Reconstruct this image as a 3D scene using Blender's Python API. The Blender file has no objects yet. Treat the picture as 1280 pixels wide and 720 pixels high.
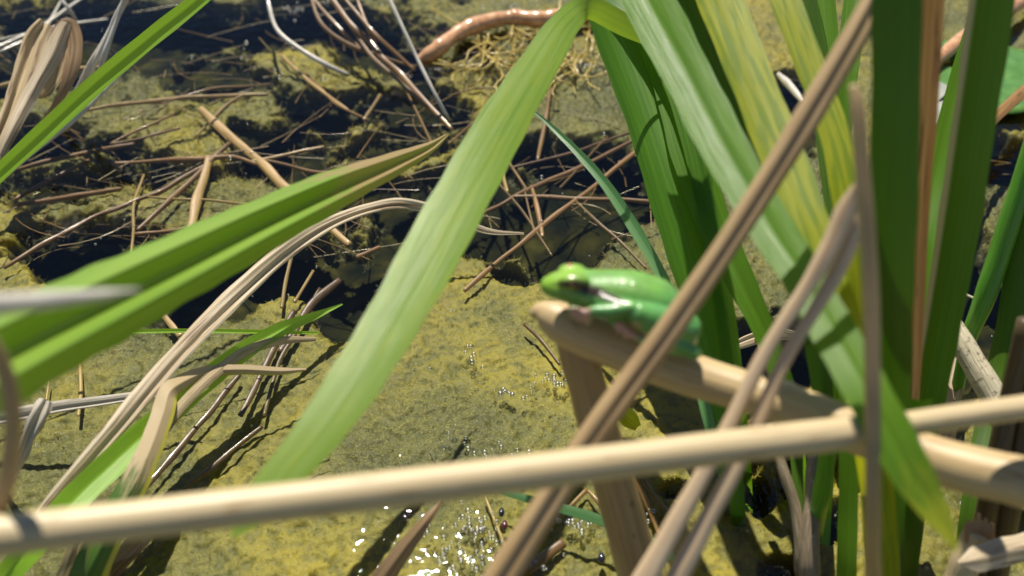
import bpy, bmesh, math, random
import numpy as np
from mathutils import Vector, Matrix, Quaternion
R = math.radians
random.seed(7); rng = np.random.default_rng(11)
sc = bpy.context.scene
COL = sc.collection

# ---------------------------------------------------------------- camera
PITCH, F, H, FOCUS = R(42), 1372.0, 0.335, 0.465
cam_d = bpy.data.cameras.new('camera'); cam = bpy.data.objects.new('camera', cam_d); COL.objects.link(cam)
cam.location = (0, 0, H); cam.rotation_euler = (math.pi/2 - PITCH, 0, 0)
cam_d.sensor_width = 36; cam_d.lens = 36*F/1280
cam_d.clip_start = 0.005; cam_d.clip_end = 200
cam_d.dof.use_dof = True; cam_d.dof.focus_distance = FOCUS; cam_d.dof.aperture_fstop = 8.0
sc.camera = cam
# ---------------------------------------------------------------- light
SUN_EL, SUN_AZ = R(60), R(-8)
w = bpy.data.worlds.new('World'); sc.world = w; w.use_nodes = True
nt = w.node_tree; nt.nodes.clear()
sky = nt.nodes.new('ShaderNodeTexSky'); sky.sky_type = 'NISHITA'; sky.sun_disc = False
sky.dust_density = .25; sky.ozone_density = 4.5; sky.sun_elevation = SUN_EL; sky.sun_rotation = SUN_AZ
bg = nt.nodes.new('ShaderNodeBackground'); bg.inputs[1].default_value = 0.056
wo = nt.nodes.new('ShaderNodeOutputWorld'); nt.links.new(sky.outputs[0], bg.inputs[0]); nt.links.new(bg.outputs[0], wo.inputs[0])
sd = bpy.data.lights.new('sun', 'SUN'); sd.energy = 5.0; sd.angle = R(0.55); sd.color = (1, 0.94, 0.82)
sun = bpy.data.objects.new('sun', sd); COL.objects.link(sun)
S = Vector((math.sin(SUN_AZ)*math.cos(SUN_EL), math.cos(SUN_AZ)*math.cos(SUN_EL), math.sin(SUN_EL)))
sun.rotation_euler = S.to_track_quat('Z', 'Y').to_euler(); sun.location = S*3
sc.view_settings.view_transform = 'Standard'; sc.view_settings.look = 'None'
sc.view_settings.exposure = 0.42; sc.view_settings.gamma = 1; sc.view_settings.use_curve_mapping = False
sc.cycles.transparent_max_bounces = 16; sc.cycles.sample_clamp_indirect = 6

# ---------------------------------------------------------------- pixel -> place
CAM = Vector((0, 0, H)); SP, CP = math.sin(PITCH), math.cos(PITCH)
FW = Vector((0, CP, -SP)); UP = Vector((0, SP, CP)); RT = Vector((1, 0, 0))
def P(px, py, d):
    """d >= 0.15: distance along the lens axis; smaller: height above the water."""
    x, y = (px-640)/F, (360-py)/F
    r = FW + RT*x + UP*y
    if d < 0.15: d = (H-d)/(SP-y*CP)
    return CAM + r*d
def depth(p): return (p-CAM).dot(FW)

# ---------------------------------------------------------------- materials
def newmat(name):
    m = bpy.data.materials.new(name); m.use_nodes = True; t = m.node_tree; t.nodes.clear()
    def N(kind, **kw):
        n = t.nodes.new(kind)
        for k, v in kw.items():
            if k.startswith('i_'):
                key = k[2:]; key = int(key) if key.isdigit() else key.replace('_', ' ')
                n.inputs[key].default_value = v
            else: setattr(n, k, v)
        return n
    def L(a, b): t.links.new(a, b)
    return m, N, L
def ramp(N, stops, interp='LINEAR'):
    n = N('ShaderNodeValToRGB'); e = n.color_ramp; e.interpolation = interp
    while len(e.elements) < len(stops): e.elements.new(0.5)
    for el, (p, c) in zip(e.elements, stops): el.position = p; el.color = (c[0], c[1], c[2], 1)
    return n
def streaks(N, L, su, sv, detail=3):
    uv = N('ShaderNodeUVMap', uv_map='UVMap'); mp = N('ShaderNodeMapping'); mp.inputs['Scale'].default_value = (su, sv, 1)
    oi = N('ShaderNodeObjectInfo'); ad = N('ShaderNodeVectorMath', operation='ADD')
    sc_ = N('ShaderNodeVectorMath', operation='SCALE'); sc_.inputs[3].default_value = 37.0
    cmb = N('ShaderNodeCombineXYZ'); L(oi.outputs['Random'], cmb.inputs[0]); L(oi.outputs['Random'], cmb.inputs[1]); L(cmb.outputs[0], sc_.inputs[0])
    L(uv.outputs[0], mp.inputs[0]); L(mp.outputs[0], ad.inputs[0]); L(sc_.outputs[0], ad.inputs[1])
    n = N('ShaderNodeTexNoise', i_Scale=1.0, i_Detail=detail); L(ad.outputs[0], n.inputs['Vector'])
    return n
def mixc(N, L, fac, a, b, mode='MIX'):
    n = N('ShaderNodeMix', data_type='RGBA', blend_type=mode)
    for sock, v in ((n.inputs[0], fac), (n.inputs[6], a), (n.inputs[7], b)):
        if hasattr(v, 'links'): L(v, sock)
        elif isinstance(v, (int, float)): sock.default_value = v
        else: sock.default_value = (v[0], v[1], v[2], 1)
    return n.outputs[2]
def leaf_mat(name, c1, c2, tip=None, tip_at=2.0, spots=None, spot_lo=.62, rough=.36, trans=.42, tcol=None, spec=.5, ribs=26, edge=None, bump=.35):
    """c1/c2 streak colours; tip: colour past fraction tip_at; spots: blotch colour; edge: margin colour."""
    m, N, L = newmat(name)
    st = streaks(N, L, ribs*.6, 2.2); st2 = streaks(N, L, ribs*2.6, 5, 2)
    r = ramp(N, [(.32, c1), (.68, c2)]); L(st.outputs[0], r.inputs[0]); col = r.outputs[0]
    col = mixc(N, L, mixfac(N, L, st2.outputs[0], .45, .75, .22), col, tuple(x*.45 for x in c1))
    at = N('ShaderNodeAttribute', attribute_name='frac')
    if spots:
        sp = streaks(N, L, 6, 9, 6); col = mixc(N, L, mixfac(N, L, sp.outputs[0], spot_lo, spot_lo+.1, .85), col, spots)
    if tip:
        bl = streaks(N, L, 9, 30, 3); ad = N('ShaderNodeMath', operation='MULTIPLY_ADD', i_1=.25); L(bl.outputs[0], ad.inputs[0]); L(at.outputs['Fac'], ad.inputs[2])
        col = mixc(N, L, mixfac(N, L, ad.outputs[0], tip_at+.07, tip_at+.19, 1), col, tip)
    if edge:
        ea = N('ShaderNodeAttribute', attribute_name='edge'); col = mixc(N, L, mixfac(N, L, ea.outputs['Fac'], .8, .9, 1), col, edge)
    bp = N('ShaderNodeBump', i_Strength=bump, i_Distance=.0004); L(st2.outputs[0], bp.inputs['Height'])
    b = N('ShaderNodeBsdfPrincipled', i_Roughness=rough); b.inputs['Specular IOR Level'].default_value = spec
    L(col, b.inputs['Base Color']); L(bp.outputs[0], b.inputs['Normal'])
    tr = N('ShaderNodeBsdfTranslucent')
    if tcol: L(mixc(N, L, .75, col, tcol), tr.inputs[0])
    else: L(col, tr.inputs[0])
    mx = N('ShaderNodeMixShader', i_0=trans); L(b.outputs[0], mx.inputs[1]); L(tr.outputs[0], mx.inputs[2])
    o = N('ShaderNodeOutputMaterial'); L(mx.outputs[0], o.inputs[0])
    return m
def mixfac(N, L, src, lo, hi, top):
    n = N('ShaderNodeMapRange', interpolation_type='SMOOTHSTEP'); n.inputs[1].default_value = lo; n.inputs[2].default_value = hi; n.inputs[4].default_value = top
    L(src, n.inputs[0]); return n.outputs[0]
def solid_mat(name, c1, c2, spots=None, rough=.5, su=20, sv=20, spot_lo=.62, bump=.3, spec=.5, coat=0, spot_sv=120, vary=0):
    m, N, L = newmat(name)
    st = streaks(N, L, su, sv, 4); r = ramp(N, [(.3, c1), (.7, c2)]); L(st.outputs[0], r.inputs[0]); col = r.outputs[0]
    if spots:
        sp = streaks(N, L, 6, spot_sv, 5); col = mixc(N, L, mixfac(N, L, sp.outputs[0], spot_lo, spot_lo+.12, .8), col, spots)
    if vary:
        oi = N('ShaderNodeObjectInfo'); hs = N('ShaderNodeHueSaturation'); mr = N('ShaderNodeMapRange'); mr.inputs[3].default_value = 1-vary; mr.inputs[4].default_value = 1+vary
        L(oi.outputs['Random'], mr.inputs[0]); L(mr.outputs[0], hs.inputs['Value']); L(col, hs.inputs['Color']); col = hs.outputs[0]
    bp = N('ShaderNodeBump', i_Strength=bump, i_Distance=.0006); L(st.outputs[0], bp.inputs['Height'])
    b = N('ShaderNodeBsdfPrincipled', i_Roughness=rough); b.inputs['Specular IOR Level'].default_value = spec; b.inputs['Coat Weight'].default_value = coat; b.inputs['Coat Roughness'].default_value = .12
    L(col, b.inputs['Base Color']); L(bp.outputs[0], b.inputs['Normal'])
    o = N('ShaderNodeOutputMaterial'); L(b.outputs[0], o.inputs[0])
    return m
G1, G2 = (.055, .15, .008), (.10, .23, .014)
TG = (.30, .58, .015)
M = {
 'leaf': leaf_mat('leaf', G1, G2, tcol=TG, rough=.42, spec=.35),
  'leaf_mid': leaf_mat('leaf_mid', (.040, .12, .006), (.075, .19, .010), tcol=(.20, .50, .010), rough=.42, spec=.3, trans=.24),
 'leaf_pale': leaf_mat('leaf_pale', (.15, .28, .025), (.25, .39, .055), tcol=(.50, .72, .03), spots=(.24, .35, .03), spot_lo=.5, rough=.42, spec=.65, trans=.40),
 'leaf_yellow': leaf_mat('leaf_yellow', (.20, .25, .008), (.36, .38, .018), tcol=(.70, .70, .02), spots=(.10, .19, .010), spot_lo=.48, rough=.42, spec=.22, trans=.4),
 'leaf_fold': leaf_mat('leaf_fold', (.15, .29, .014), (.27, .42, .045), tcol=(.40, .64, .02), tip=(.40, .27, .12), tip_at=.70, rough=.40, trans=.34, spec=.8),
 'leaf_bright': leaf_mat('leaf_bright', (.20, .42, .02), (.32, .55, .05), tcol=(.5, .8, .05), rough=.4, trans=.4),
 'leaf_blue': leaf_mat('leaf_blue', (.06, .16, .05), (.13, .28, .11), tcol=(.2, .5, .12), rough=.35, trans=.25, ribs=10),
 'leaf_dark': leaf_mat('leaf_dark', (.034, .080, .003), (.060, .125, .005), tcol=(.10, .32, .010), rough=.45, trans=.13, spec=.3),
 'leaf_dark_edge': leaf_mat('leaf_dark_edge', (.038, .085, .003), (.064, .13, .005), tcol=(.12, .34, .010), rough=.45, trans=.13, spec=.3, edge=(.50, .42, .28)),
 'leaf_tipyellow': leaf_mat('leaf_tipyellow', (.075, .18, .010), (.13, .26, .018), tcol=(.30, .58, .02), tip=(.42, .42, .03), tip_at=.90, rough=.38, spec=.40, trans=.36),
 'leaf_base': leaf_mat('leaf_base', (.05, .12, .012), (.09, .17, .02), tip=(.48, .36, .20), tip_at=.32, spots=(.14, .07, .03), spot_lo=.60, rough=.5, trans=.2, edge=(.5, .45, .05)),
 'dead': leaf_mat('dead', (.36, .25, .12), (.62, .49, .30), spots=(.15, .08, .03), spot_lo=.54, rough=.5, trans=.22, ribs=14, bump=.6),
 'dead_pale': leaf_mat('dead_pale', (.46, .34, .20), (.72, .61, .44), spots=(.20, .11, .05), spot_lo=.55, rough=.48, trans=.2, ribs=12, bump=.6),
 'dead_brown': leaf_mat('dead_brown', (.22, .13, .06), (.42, .28, .15), spots=(.09, .05, .02), rough=.45, trans=.15, ribs=12, bump=.6),
 'dead_grey': leaf_mat('dead_grey', (.34, .29, .22), (.60, .54, .44), spots=(.14, .11, .08), rough=.5, trans=.12, ribs=10, bump=.6, spec=.7),
 'dead_orange': leaf_mat('dead_orange', (.30, .13, .03), (.45, .27, .10), spots=(.10, .04, .02), spot_lo=.56, rough=.5, trans=.3, ribs=8),
 'dead_pink': leaf_mat('dead_pink', (.46, .31, .19), (.66, .52, .38), spots=(.22, .13, .09), spot_lo=.64, rough=.42, trans=.15, ribs=9, bump=.6, spec=.6),
 'cane': solid_mat('cane', (.48, .36, .19), (.62, .50, .30), spots=(.32, .20, .09), spot_lo=.58, rough=.45, su=16, sv=2.5, spot_sv=14),
 'cane_tan': solid_mat('cane_tan', (.44, .31, .15), (.57, .42, .22), spots=(.27, .16, .07), spot_lo=.58, rough=.45, su=16, sv=2.5, spot_sv=14),
 'cane_dark': solid_mat('cane_dark', (.05, .032, .016), (.12, .08, .035), rough=.45, su=12, sv=10),
 'brown_stalk': solid_mat('brown_stalk', (.28, .18, .08), (.46, .32, .165), spots=(.12, .07, .03), spot_lo=.62, rough=.45, su=10, sv=10, spot_sv=40),
 'weathered': solid_mat('weathered', (.38, .33, .22), (.66, .58, .40), spots=(.14, .11, .07), spot_lo=.55, rough=.6, su=24, sv=24, bump=.8),
 'grey_sheath': solid_mat('grey_sheath', (.15, .11, .07), (.34, .27, .17), spots=(.40, .38, .33), spot_lo=.60, rough=.55, su=18, sv=30, bump=.8),
 'straw': solid_mat('straw', (.11, .058, .024), (.24, .135, .055), spots=(.06, .03, .015), rough=.4, su=5, sv=12, coat=.25, vary=.45),
 'straw_tan': solid_mat('straw_tan', (.24, .15, .06), (.42, .29, .13), spots=(.18, .10, .04), rough=.42, su=5, sv=14, coat=.25, vary=.35),
 'straw_pale': solid_mat('straw_pale', (.46, .41, .33), (.68, .64, .56), spots=(.28, .23, .17), rough=.35, su=5, sv=40, coat=.5),
 'straw_dark': solid_mat('straw_dark', (.06, .035, .022), (.15, .09, .05), rough=.4, su=5, sv=40, coat=.25),
 'root': solid_mat('root', (.46, .21, .09), (.66, .38, .20), spots=(.25, .10, .04), rough=.35, su=3, sv=60, coat=.5),
 'root_hair': solid_mat('root_hair', (.40, .29, .06), (.60, .46, .15), rough=.35, su=3, sv=60, coat=.4),
 'green_stalk': solid_mat('green_stalk', (.06, .22, .012), (.11, .32, .02), rough=.35, su=12, sv=12),
 'stalk_pink': solid_mat('stalk_pink', (.50, .33, .18), (.72, .56, .37), spots=(.24, .14, .09), spot_lo=.64, rough=.4, su=7, sv=3, spot_sv=25, bump=.6),
 'stalk_tan': solid_mat('stalk_tan', (.30, .20, .09), (.46, .33, .16), spots=(.17, .10, .04), spot_lo=.62, rough=.45, su=8, sv=4, spot_sv=30),
 'cane_brown_shaded': solid_mat('cane_brown_shaded', (.29, .185, .08), (.41, .275, .13), spots=(.14, .08, .03), spot_lo=.62, rough=.5, su=12, sv=5, spot_sv=25),  # lower leg of the bent cane: browner, with its shade put into the colour
 'torn': solid_mat('torn', (.34, .17, .06), (.58, .34, .15), rough=.65, su=30, sv=8, bump=1),
}

# ---------------------------------------------------------------- mesh helpers
def finish(name, verts, faces, mat, uv=None, attrs=None, smooth=True):
    me = bpy.data.meshes.new(name); me.from_pydata(verts, [], faces); me.update()
    if smooth: me.polygons.foreach_set('use_smooth', [True]*len(me.polygons))
    if uv is not None:
        ul = me.uv_layers.new(name='UVMap'); vi = np.empty(len(me.loops), 'i'); me.loops.foreach_get('vertex_index', vi)
        ul.data.foreach_set('uv', np.asarray(uv, 'f')[vi].ravel())
    for k, a in (attrs or {}).items():
        at = me.attributes.new(k, 'FLOAT', 'POINT'); at.data.foreach_set('value', np.asarray(a, 'f'))
    me.materials.append(M[mat] if isinstance(mat, str) else mat)
    o = bpy.data.objects.new(name, me); COL.objects.link(o)
    return o
def tag(o, label, cat, group=None, kind=None):
    o['label'] = label
    if cat: o['category'] = cat
    if group: o['group'] = group
    if kind: o['kind'] = kind
    return o
def empty(name, loc):
    e = bpy.data.objects.new(name, None); e.empty_display_size = .01; e.location = loc; COL.objects.link(e); return e
def adopt(o, parent):
    o.parent = parent; o.matrix_parent_inverse = Matrix.Translation(parent.location).inverted(); return o
def spline(pts, n):
    """Catmull-Rom through rows of numbers, centripetal in arc length of the first 3 columns."""
    A = np.array(pts, float)
    if len(A) == 2: A = np.vstack([A[0], A.mean(0), A[1]])
    A = np.vstack([2*A[0]-A[1], A, 2*A[-1]-A[-2]])
    seg = np.sqrt(np.linalg.norm(np.diff(A[:, :3], axis=0), axis=1)+1e-9); t = np.concatenate([[0], np.cumsum(seg)])
    ts = np.linspace(t[1], t[-2], n); out = []
    for x in ts:
        i = min(max(np.searchsorted(t, x, 'right')-1, 1), len(A)-3)
        t0, t1, t2, t3 = t[i-1:i+3]; p0, p1, p2, p3 = A[i-1:i+3]
        a1 = (t1-x)/(t1-t0)*p0+(x-t0)/(t1-t0)*p1; a2 = (t2-x)/(t2-t1)*p1+(x-t1)/(t2-t1)*p2; a3 = (t3-x)/(t3-t2)*p2+(x-t2)/(t3-t2)*p3
        b1 = (t2-x)/(t2-t0)*a1+(x-t0)/(t2-t0)*a2; b2 = (t3-x)/(t3-t1)*a2+(x-t1)/(t3-t1)*a3
        out.append((t2-x)/(t2-t1)*b1+(x-t1)/(t2-t1)*b2)
    return np.array(out)
def path(ctrl, n):
    """ctrl rows: px, py, d-or-height, width_px[, roll_deg] -> points, widths in metres, rolls."""
    rows = []
    for c in ctrl:
        p = P(*c[:3]); rows.append((p.x, p.y, p.z, c[3]*depth(p)/F, c[4] if len(c) > 4 else 0.0))
    s = spline(rows, n)
    return [Vector(r[:3]) for r in s], np.maximum(s[:, 3], .0001), np.radians(s[:, 4])
PROFILES = {
 'flat': lambda s: -.12*s*s + .07*np.abs(s) + .03*np.exp(-(s/.08)**2),
 'arch': lambda s: -.30*s*s,
 'keel': lambda s: .34*np.abs(s) - .10,
 'keel_soft': lambda s: .13*np.abs(s) - .05*s*s - .04*np.exp(-(s/.10)**2),
 'roof': lambda s: -.55*np.abs(s),
 'm': lambda s: .26*(1-4*np.abs(np.abs(s)-.5)) ,
 'm2': lambda s: -.30*np.cos(s*math.pi*2)*(1-.3*np.abs(s)),
 'curl': lambda s: .55*s*s,
 'crumple': lambda s: .16*np.sin(s*5)+.10*np.cos(s*9),
}
def ribbon(name, ctrl, mat, prof='flat', n=None, across=12, jag=.02, twist=0.0, thick=0):
    n = n or 12*len(ctrl)+8
    pts, wid, roll = path(ctrl, n)
    S_ = np.linspace(-1, 1, across+1); Z = PROFILES[prof](S_)
    V, UV, FR, ED, Fc = [], [], [], [], []; ln = 0; ph = random.random()*9
    for i, p in enumerate(pts):
        T = (pts[min(i+1, n-1)]-pts[max(i-1, 0)]).normalized(); Vw = (CAM-p).normalized()
        side = T.cross(Vw).normalized()
        if side.length < .5: side = Vector((1, 0, 0))
        nrm = side.cross(T).normalized()
        a = roll[i]+twist*math.sin(ph+i*.17)
        sd_ = side*math.cos(a)+nrm*math.sin(a); nr = nrm*math.cos(a)-side*math.sin(a)
        hw = wid[i]*.5/max(abs(math.cos(roll[i])), .3)
        if i: ln += (p-pts[i-1]).length
        for k, s in enumerate(S_):
            e = 1+jag*(math.sin(i*.9+k*2.1+ph)+math.sin(i*.37+ph*3)) if abs(s) > .9 else 1
            V.append(p+sd_*(s*hw*e)+nr*(Z[k]*hw)); UV.append((.5+.5*s, ln*4)); FR.append(i/(n-1)); ED.append(.5+.5*s)
    c = across+1
    for i in range(n-1):
        for k in range(across): Fc.append((i*c+k, i*c+k+1, (i+1)*c+k+1, (i+1)*c+k))
    return finish(name, V, Fc, mat, UV, {'frac': FR, 'edge': ED})
def tube(name, ctrl, mat, sides=16, n=None, groove=0, nodes=(), bumpy=.02, cap=True, flat=1.0, end_r=(1, 1)):
    """flat < 1 squashes the section along the view; groove > 0 cuts a furrow on the side facing the viewer."""
    n = n or 12*len(ctrl)+8
    pts, wid, roll = path(ctrl, n); V, UV, Fc = [], [], []; ln = 0; ph = random.random()*9
    for i, p in enumerate(pts):
        T = (pts[min(i+1, n-1)]-pts[max(i-1, 0)]).normalized(); Vw = (CAM-p).normalized()
        side = T.cross(Vw).normalized(); nrm = side.cross(T).normalized()
        if i: ln += (p-pts[i-1]).length
        f = i/(n-1); rr = wid[i]*.5*(1+bumpy*math.sin(ph+i*.7)+bumpy*math.sin(ph*2+i*.23))
        for nf in nodes: rr *= 1+.16*math.exp(-((f-nf)*n/1.3)**2)
        a0 = roll[i]
        for k in range(sides):
            a = 2*math.pi*k/sides; r = rr
            if groove:
                g = (a-math.pi/2-.25+math.pi) % (2*math.pi)-math.pi
                r *= 1-groove*math.exp(-(g/.32)**2)
            ca, sa = math.cos(a+a0), math.sin(a+a0)
            V.append(p+side*(r*ca)+nrm*(r*sa*flat)); UV.append((abs(2*k/sides-1), ln*4))
    for i in range(n-1):
        for k in range(sides): k2 = (k+1) % sides; Fc.append((i*sides+k, i*sides+k2, (i+1)*sides+k2, (i+1)*sides+k))
    if cap:
        for i, sgn in ((0, -1), (n-1, 1)):
            T = (pts[min(i+1, n-1)]-pts[max(i-1, 0)]).normalized()
            b = len(V); V.append(pts[i]+T*(sgn*wid[i]*.12)); UV.append((.5, ln*4 if i else 0))
            for k in range(sides):
                k2 = (k+1) % sides; q = i*sides
                Fc.append((b, q+k2, q+k) if sgn < 0 else (b, q+k, q+k2))
    return finish(name, V, Fc, mat, UV)

# ---------------------------------------------------------------- pond: bed, algae, water
_lat = rng.random((256, 256))
def vnoise(x, y):
    xi, yi = np.floor(x).astype(int), np.floor(y).astype(int); fx, fy = x-xi, y-yi
    fx = fx*fx*(3-2*fx); fy = fy*fy*(3-2*fy); a = lambda i, j: _lat[(xi+i) % 256, (yi+j) % 256]
    return (a(0, 0)*(1-fx)+a(1, 0)*fx)*(1-fy)+(a(0, 1)*(1-fx)+a(1, 1)*fx)*fy
def fbm(x, y, wl, octv=4, gain=.5, off=0.0):
    s, amp, tot = 0, 1, 0
    for k in range(octv):
        c, sn = math.cos(k*1.1+.4), math.sin(k*1.1+.4); f = 2.03**k/wl
        s = s+amp*vnoise((x*c-y*sn)*f+17.3*k+off, (x*sn+y*c)*f+5.1*k+off*1.7); tot += amp; amp *= gain
    return s/tot
def axis(lo, hi, step, far):
    a = list(np.arange(lo, hi+1e-9, step)); s = step; x = lo
    left = []
    while x > -far: s *= 1.25; x -= s; left.append(x)
    right = []; s = step; x = hi
    while x < far: s *= 1.25; x += s; right.append(x)
    return np.array(left[::-1]+a+right)
# gaps in the algae, (px, py, rx, ry, tilt): open dark water seen in the photograph
GAPS = [(300,330,150,55,-20),(110,305,90,40,0),(395,320,70,55,10),(90,215,120,25,-5),(400,125,75,26,10),(330,165,60,26,15),(290,95,60,22,10),
 (470,165,60,20,0),(520,130,50,26,0),(60,60,110,30,-15),(170,25,90,22,0),(620,275,48,34,10),(700,300,48,42,-20),(715,262,55,22,10),(740,200,58,40,-15),
 (780,235,50,28,0),(650,170,50,16,0),(450,40,70,26,25),(350,30,60,20,0),(560,215,60,18,-10),(440,235,60,26,10),(1215,190,55,30,0),(1180,300,60,70,0),
 (1230,380,60,60,0),(1180,420,50,60,0),(1010,570,40,40,0),(930,560,30,26,20),(955,600,22,26,0),(1040,640,30,30,0),(1000,130,30,50,0),(640,330,30,14,20),
 (985,700,30,16,0),(60,170,80,22,0),(215,205,80,22,-10),(500,290,40,50,0),(420,360,40,45,0),(960,430,60,50,0),(850,600,22,12,0),(40,20,80,25,0)]
def gap_field(px, py):
    g = np.full(px.shape, -1.0)
    for (cx, cy, rx, ry, t) in GAPS:
        c, s = math.cos(R(t)), math.sin(R(t)); dx, dy = px-cx, py-cy
        q = 1-np.sqrt(((dx*c+dy*s)/rx)**2+((-dx*s+dy*c)/ry)**2)
        g = np.maximum(g, np.maximum(q, -1))
    return g
xs = axis(-.36, .36, .00082, 2.5); ys = axis(.19, .69, .00082, 2.5)
X, Y = np.meshgrid(xs, ys)
zc = H; dd = Y*CP+zc*SP; PX = 640+F*X/np.maximum(dd, .05); PY = 360-F*((Y*SP-zc*CP)/np.maximum(dd, .05))
g = gap_field(PX, PY)
cover = fbm(X, Y, .05, 5, .55, 3.0)-.5           # lumps
fine = fbm(X, Y, .013, 4, .65, 9.0)-.5
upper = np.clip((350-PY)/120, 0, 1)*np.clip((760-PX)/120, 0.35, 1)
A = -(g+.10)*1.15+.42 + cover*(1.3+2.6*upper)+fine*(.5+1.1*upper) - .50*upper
A = A-np.where(PX > 1000, .22, 0)*np.where(PY > 480, .3, 1)
A = np.clip(A, -1, 1)
XR, YR = X*.62-Y*.78, X*.78+Y*.62
grain = (fbm(X, Y, .0049, 3, .75, 21.0)+fbm(XR, YR, .0037, 3, .75, 27.0)+fbm(YR, -XR*.9, .0029, 2, .75, 31.0))*.62-.93; grain2 = fbm(XR+.3, YR, .0019, 1, .8, 33.0)+fbm(X, Y, .0016, 1, .8, 13.0)-1.0
lump = fbm(X, Y, .022, 3, .5, 41.0)-.5
edge = np.clip((A+.05)/.50, 0, 1); edge = edge*edge*(3-2*edge)
Z = -.0055 - .012*(1-edge) + lump*.009*(.22+upper) + grain*.0019 + grain2*.0008 + cover*.004
Z = np.minimum(Z, .0012)
keep = (A > -.06)
ny, nx = X.shape
V = np.column_stack([X.ravel(), Y.ravel(), Z.ravel()])
idx = np.arange(nx*ny).reshape(ny, nx)
q = np.stack([idx[:-1, :-1], idx[:-1, 1:], idx[1:, 1:], idx[1:, :-1]], -1).reshape(-1, 4)
k4 = keep.ravel()[q].all(1); q = q[k4]
used = np.zeros(nx*ny, bool); used[q.ravel()] = True; remap = np.cumsum(used)-1; q = remap[q]
def bigmesh(name, V, q, attrs):
    me = bpy.data.meshes.new(name); me.vertices.add(len(V)); me.vertices.foreach_set('co', V.astype('f').ravel())
    me.loops.add(q.size); me.loops.foreach_set('vertex_index', q.astype('i').ravel())
    me.polygons.add(len(q)); me.polygons.foreach_set('loop_start', np.arange(0, q.size, 4, dtype='i'))
    me.update(calc_edges=True); me.validate(); me.polygons.foreach_set('use_smooth', np.ones(len(me.polygons), bool))
    for k, a in attrs.items():
        at = me.attributes.new(k, 'FLOAT', 'POINT'); at.data.foreach_set('value', a.astype('f'))
    return me
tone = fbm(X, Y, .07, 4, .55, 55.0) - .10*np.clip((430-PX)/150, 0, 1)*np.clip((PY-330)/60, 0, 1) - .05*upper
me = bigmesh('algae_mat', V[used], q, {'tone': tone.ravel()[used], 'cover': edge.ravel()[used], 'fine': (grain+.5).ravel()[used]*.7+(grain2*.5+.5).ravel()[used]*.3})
m, N, L = newmat('algae')
at = N('ShaderNodeAttribute', attribute_name='tone'); af = N('ShaderNodeAttribute', attribute_name='fine')
r1 = ramp(N, [(.30, (.070, .070, .028)), (.42, (.125, .115, .034)), (.55, (.205, .172, .032)), (.70, (.29, .23, .030))]); L(at.outputs['Fac'], r1.inputs[0])
geo = N('ShaderNodeNewGeometry')
nz = N('ShaderNodeTexNoise', i_Scale=1300.0, i_Detail=5.0); L(geo.outputs['Position'], nz.inputs['Vector'])
nz2 = N('ShaderNodeTexNoise', i_Scale=150.0, i_Detail=6.0); L(geo.outputs['Position'], nz2.inputs['Vector'])
c = mixc(N, L, mixfac(N, L, nz.outputs[0], .48, .7, .55), r1.outputs[0], (.36, .31, .085))
c = mixc(N, L, mixfac(N, L, nz2.outputs[0], .50, .75, .6), c, (.075, .080, .034))
c = mixc(N, L, mixfac(N, L, af.outputs['Fac'], .52, .34, .5), c, (.07, .075, .03))
ac = N('ShaderNodeAttribute', attribute_name='cover'); c = mixc(N, L, mixfac(N, L, ac.outputs['Fac'], .85, .25, .85), c, (.020, .022, .008))
bp = N('ShaderNodeBump', i_Strength=.45, i_Distance=.0007); L(nz.outputs[0], bp.inputs['Height'])
b = N('ShaderNodeBsdfPrincipled', i_Roughness=.55); L(c, b.inputs['Base Color']); L(bp.outputs[0], b.inputs['Normal']); b.inputs['Specular IOR Level'].default_value = .3
o = N('ShaderNodeOutputMaterial'); L(b.outputs[0], o.inputs[0]); me.materials.append(m)
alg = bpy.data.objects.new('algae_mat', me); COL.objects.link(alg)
tag(alg, 'yellow green algae mat lying just under the pond surface', 'algae', kind='stuff')

# loose filaments standing off the algae
def filaments(n=90000):
    r = np.random.default_rng(3); inside = (PX > -40) & (PX < 1320) & (PY > -40) & (PY < 760) & (A > -.04)
    wgt = np.where((edge > .05) & (edge < .85), 3.0, 1.0)[inside]; ids = r.choice(np.flatnonzero(inside.ravel()), n, p=wgt/wgt.sum())
    b = V[ids]+np.array([0, 0, -.0004]); a = r.uniform(0, 2*np.pi, n); l = r.uniform(.0005, .0019, n)*(1+1.3*upper.ravel()[ids]); w_ = r.uniform(.00010, .00024, n)
    d = np.column_stack([np.cos(a)*l, np.sin(a)*l, r.uniform(.1, .9, n)*l]); sd_ = np.column_stack([-np.sin(a)*w_, np.cos(a)*w_, np.zeros(n)])
    vv = np.stack([b-sd_, b+sd_, b+d+sd_*.3, b+d-sd_*.3], 1).reshape(-1, 3); qq = np.arange(4*n).reshape(n, 4)
    tn = np.repeat(tone.ravel()[ids]+r.uniform(-.08, .08, n), 4); me_ = bigmesh('filaments', vv, qq, {'tone': tn, 'cover': np.repeat(edge.ravel()[ids], 4), 'fine': np.full(4*n, .5)})
    me_.materials.append(alg.data.materials[0]); f = bpy.data.objects.new('filaments', me_); COL.objects.link(f); f.parent = alg; f['kind'] = 'stuff'
filaments()

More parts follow.
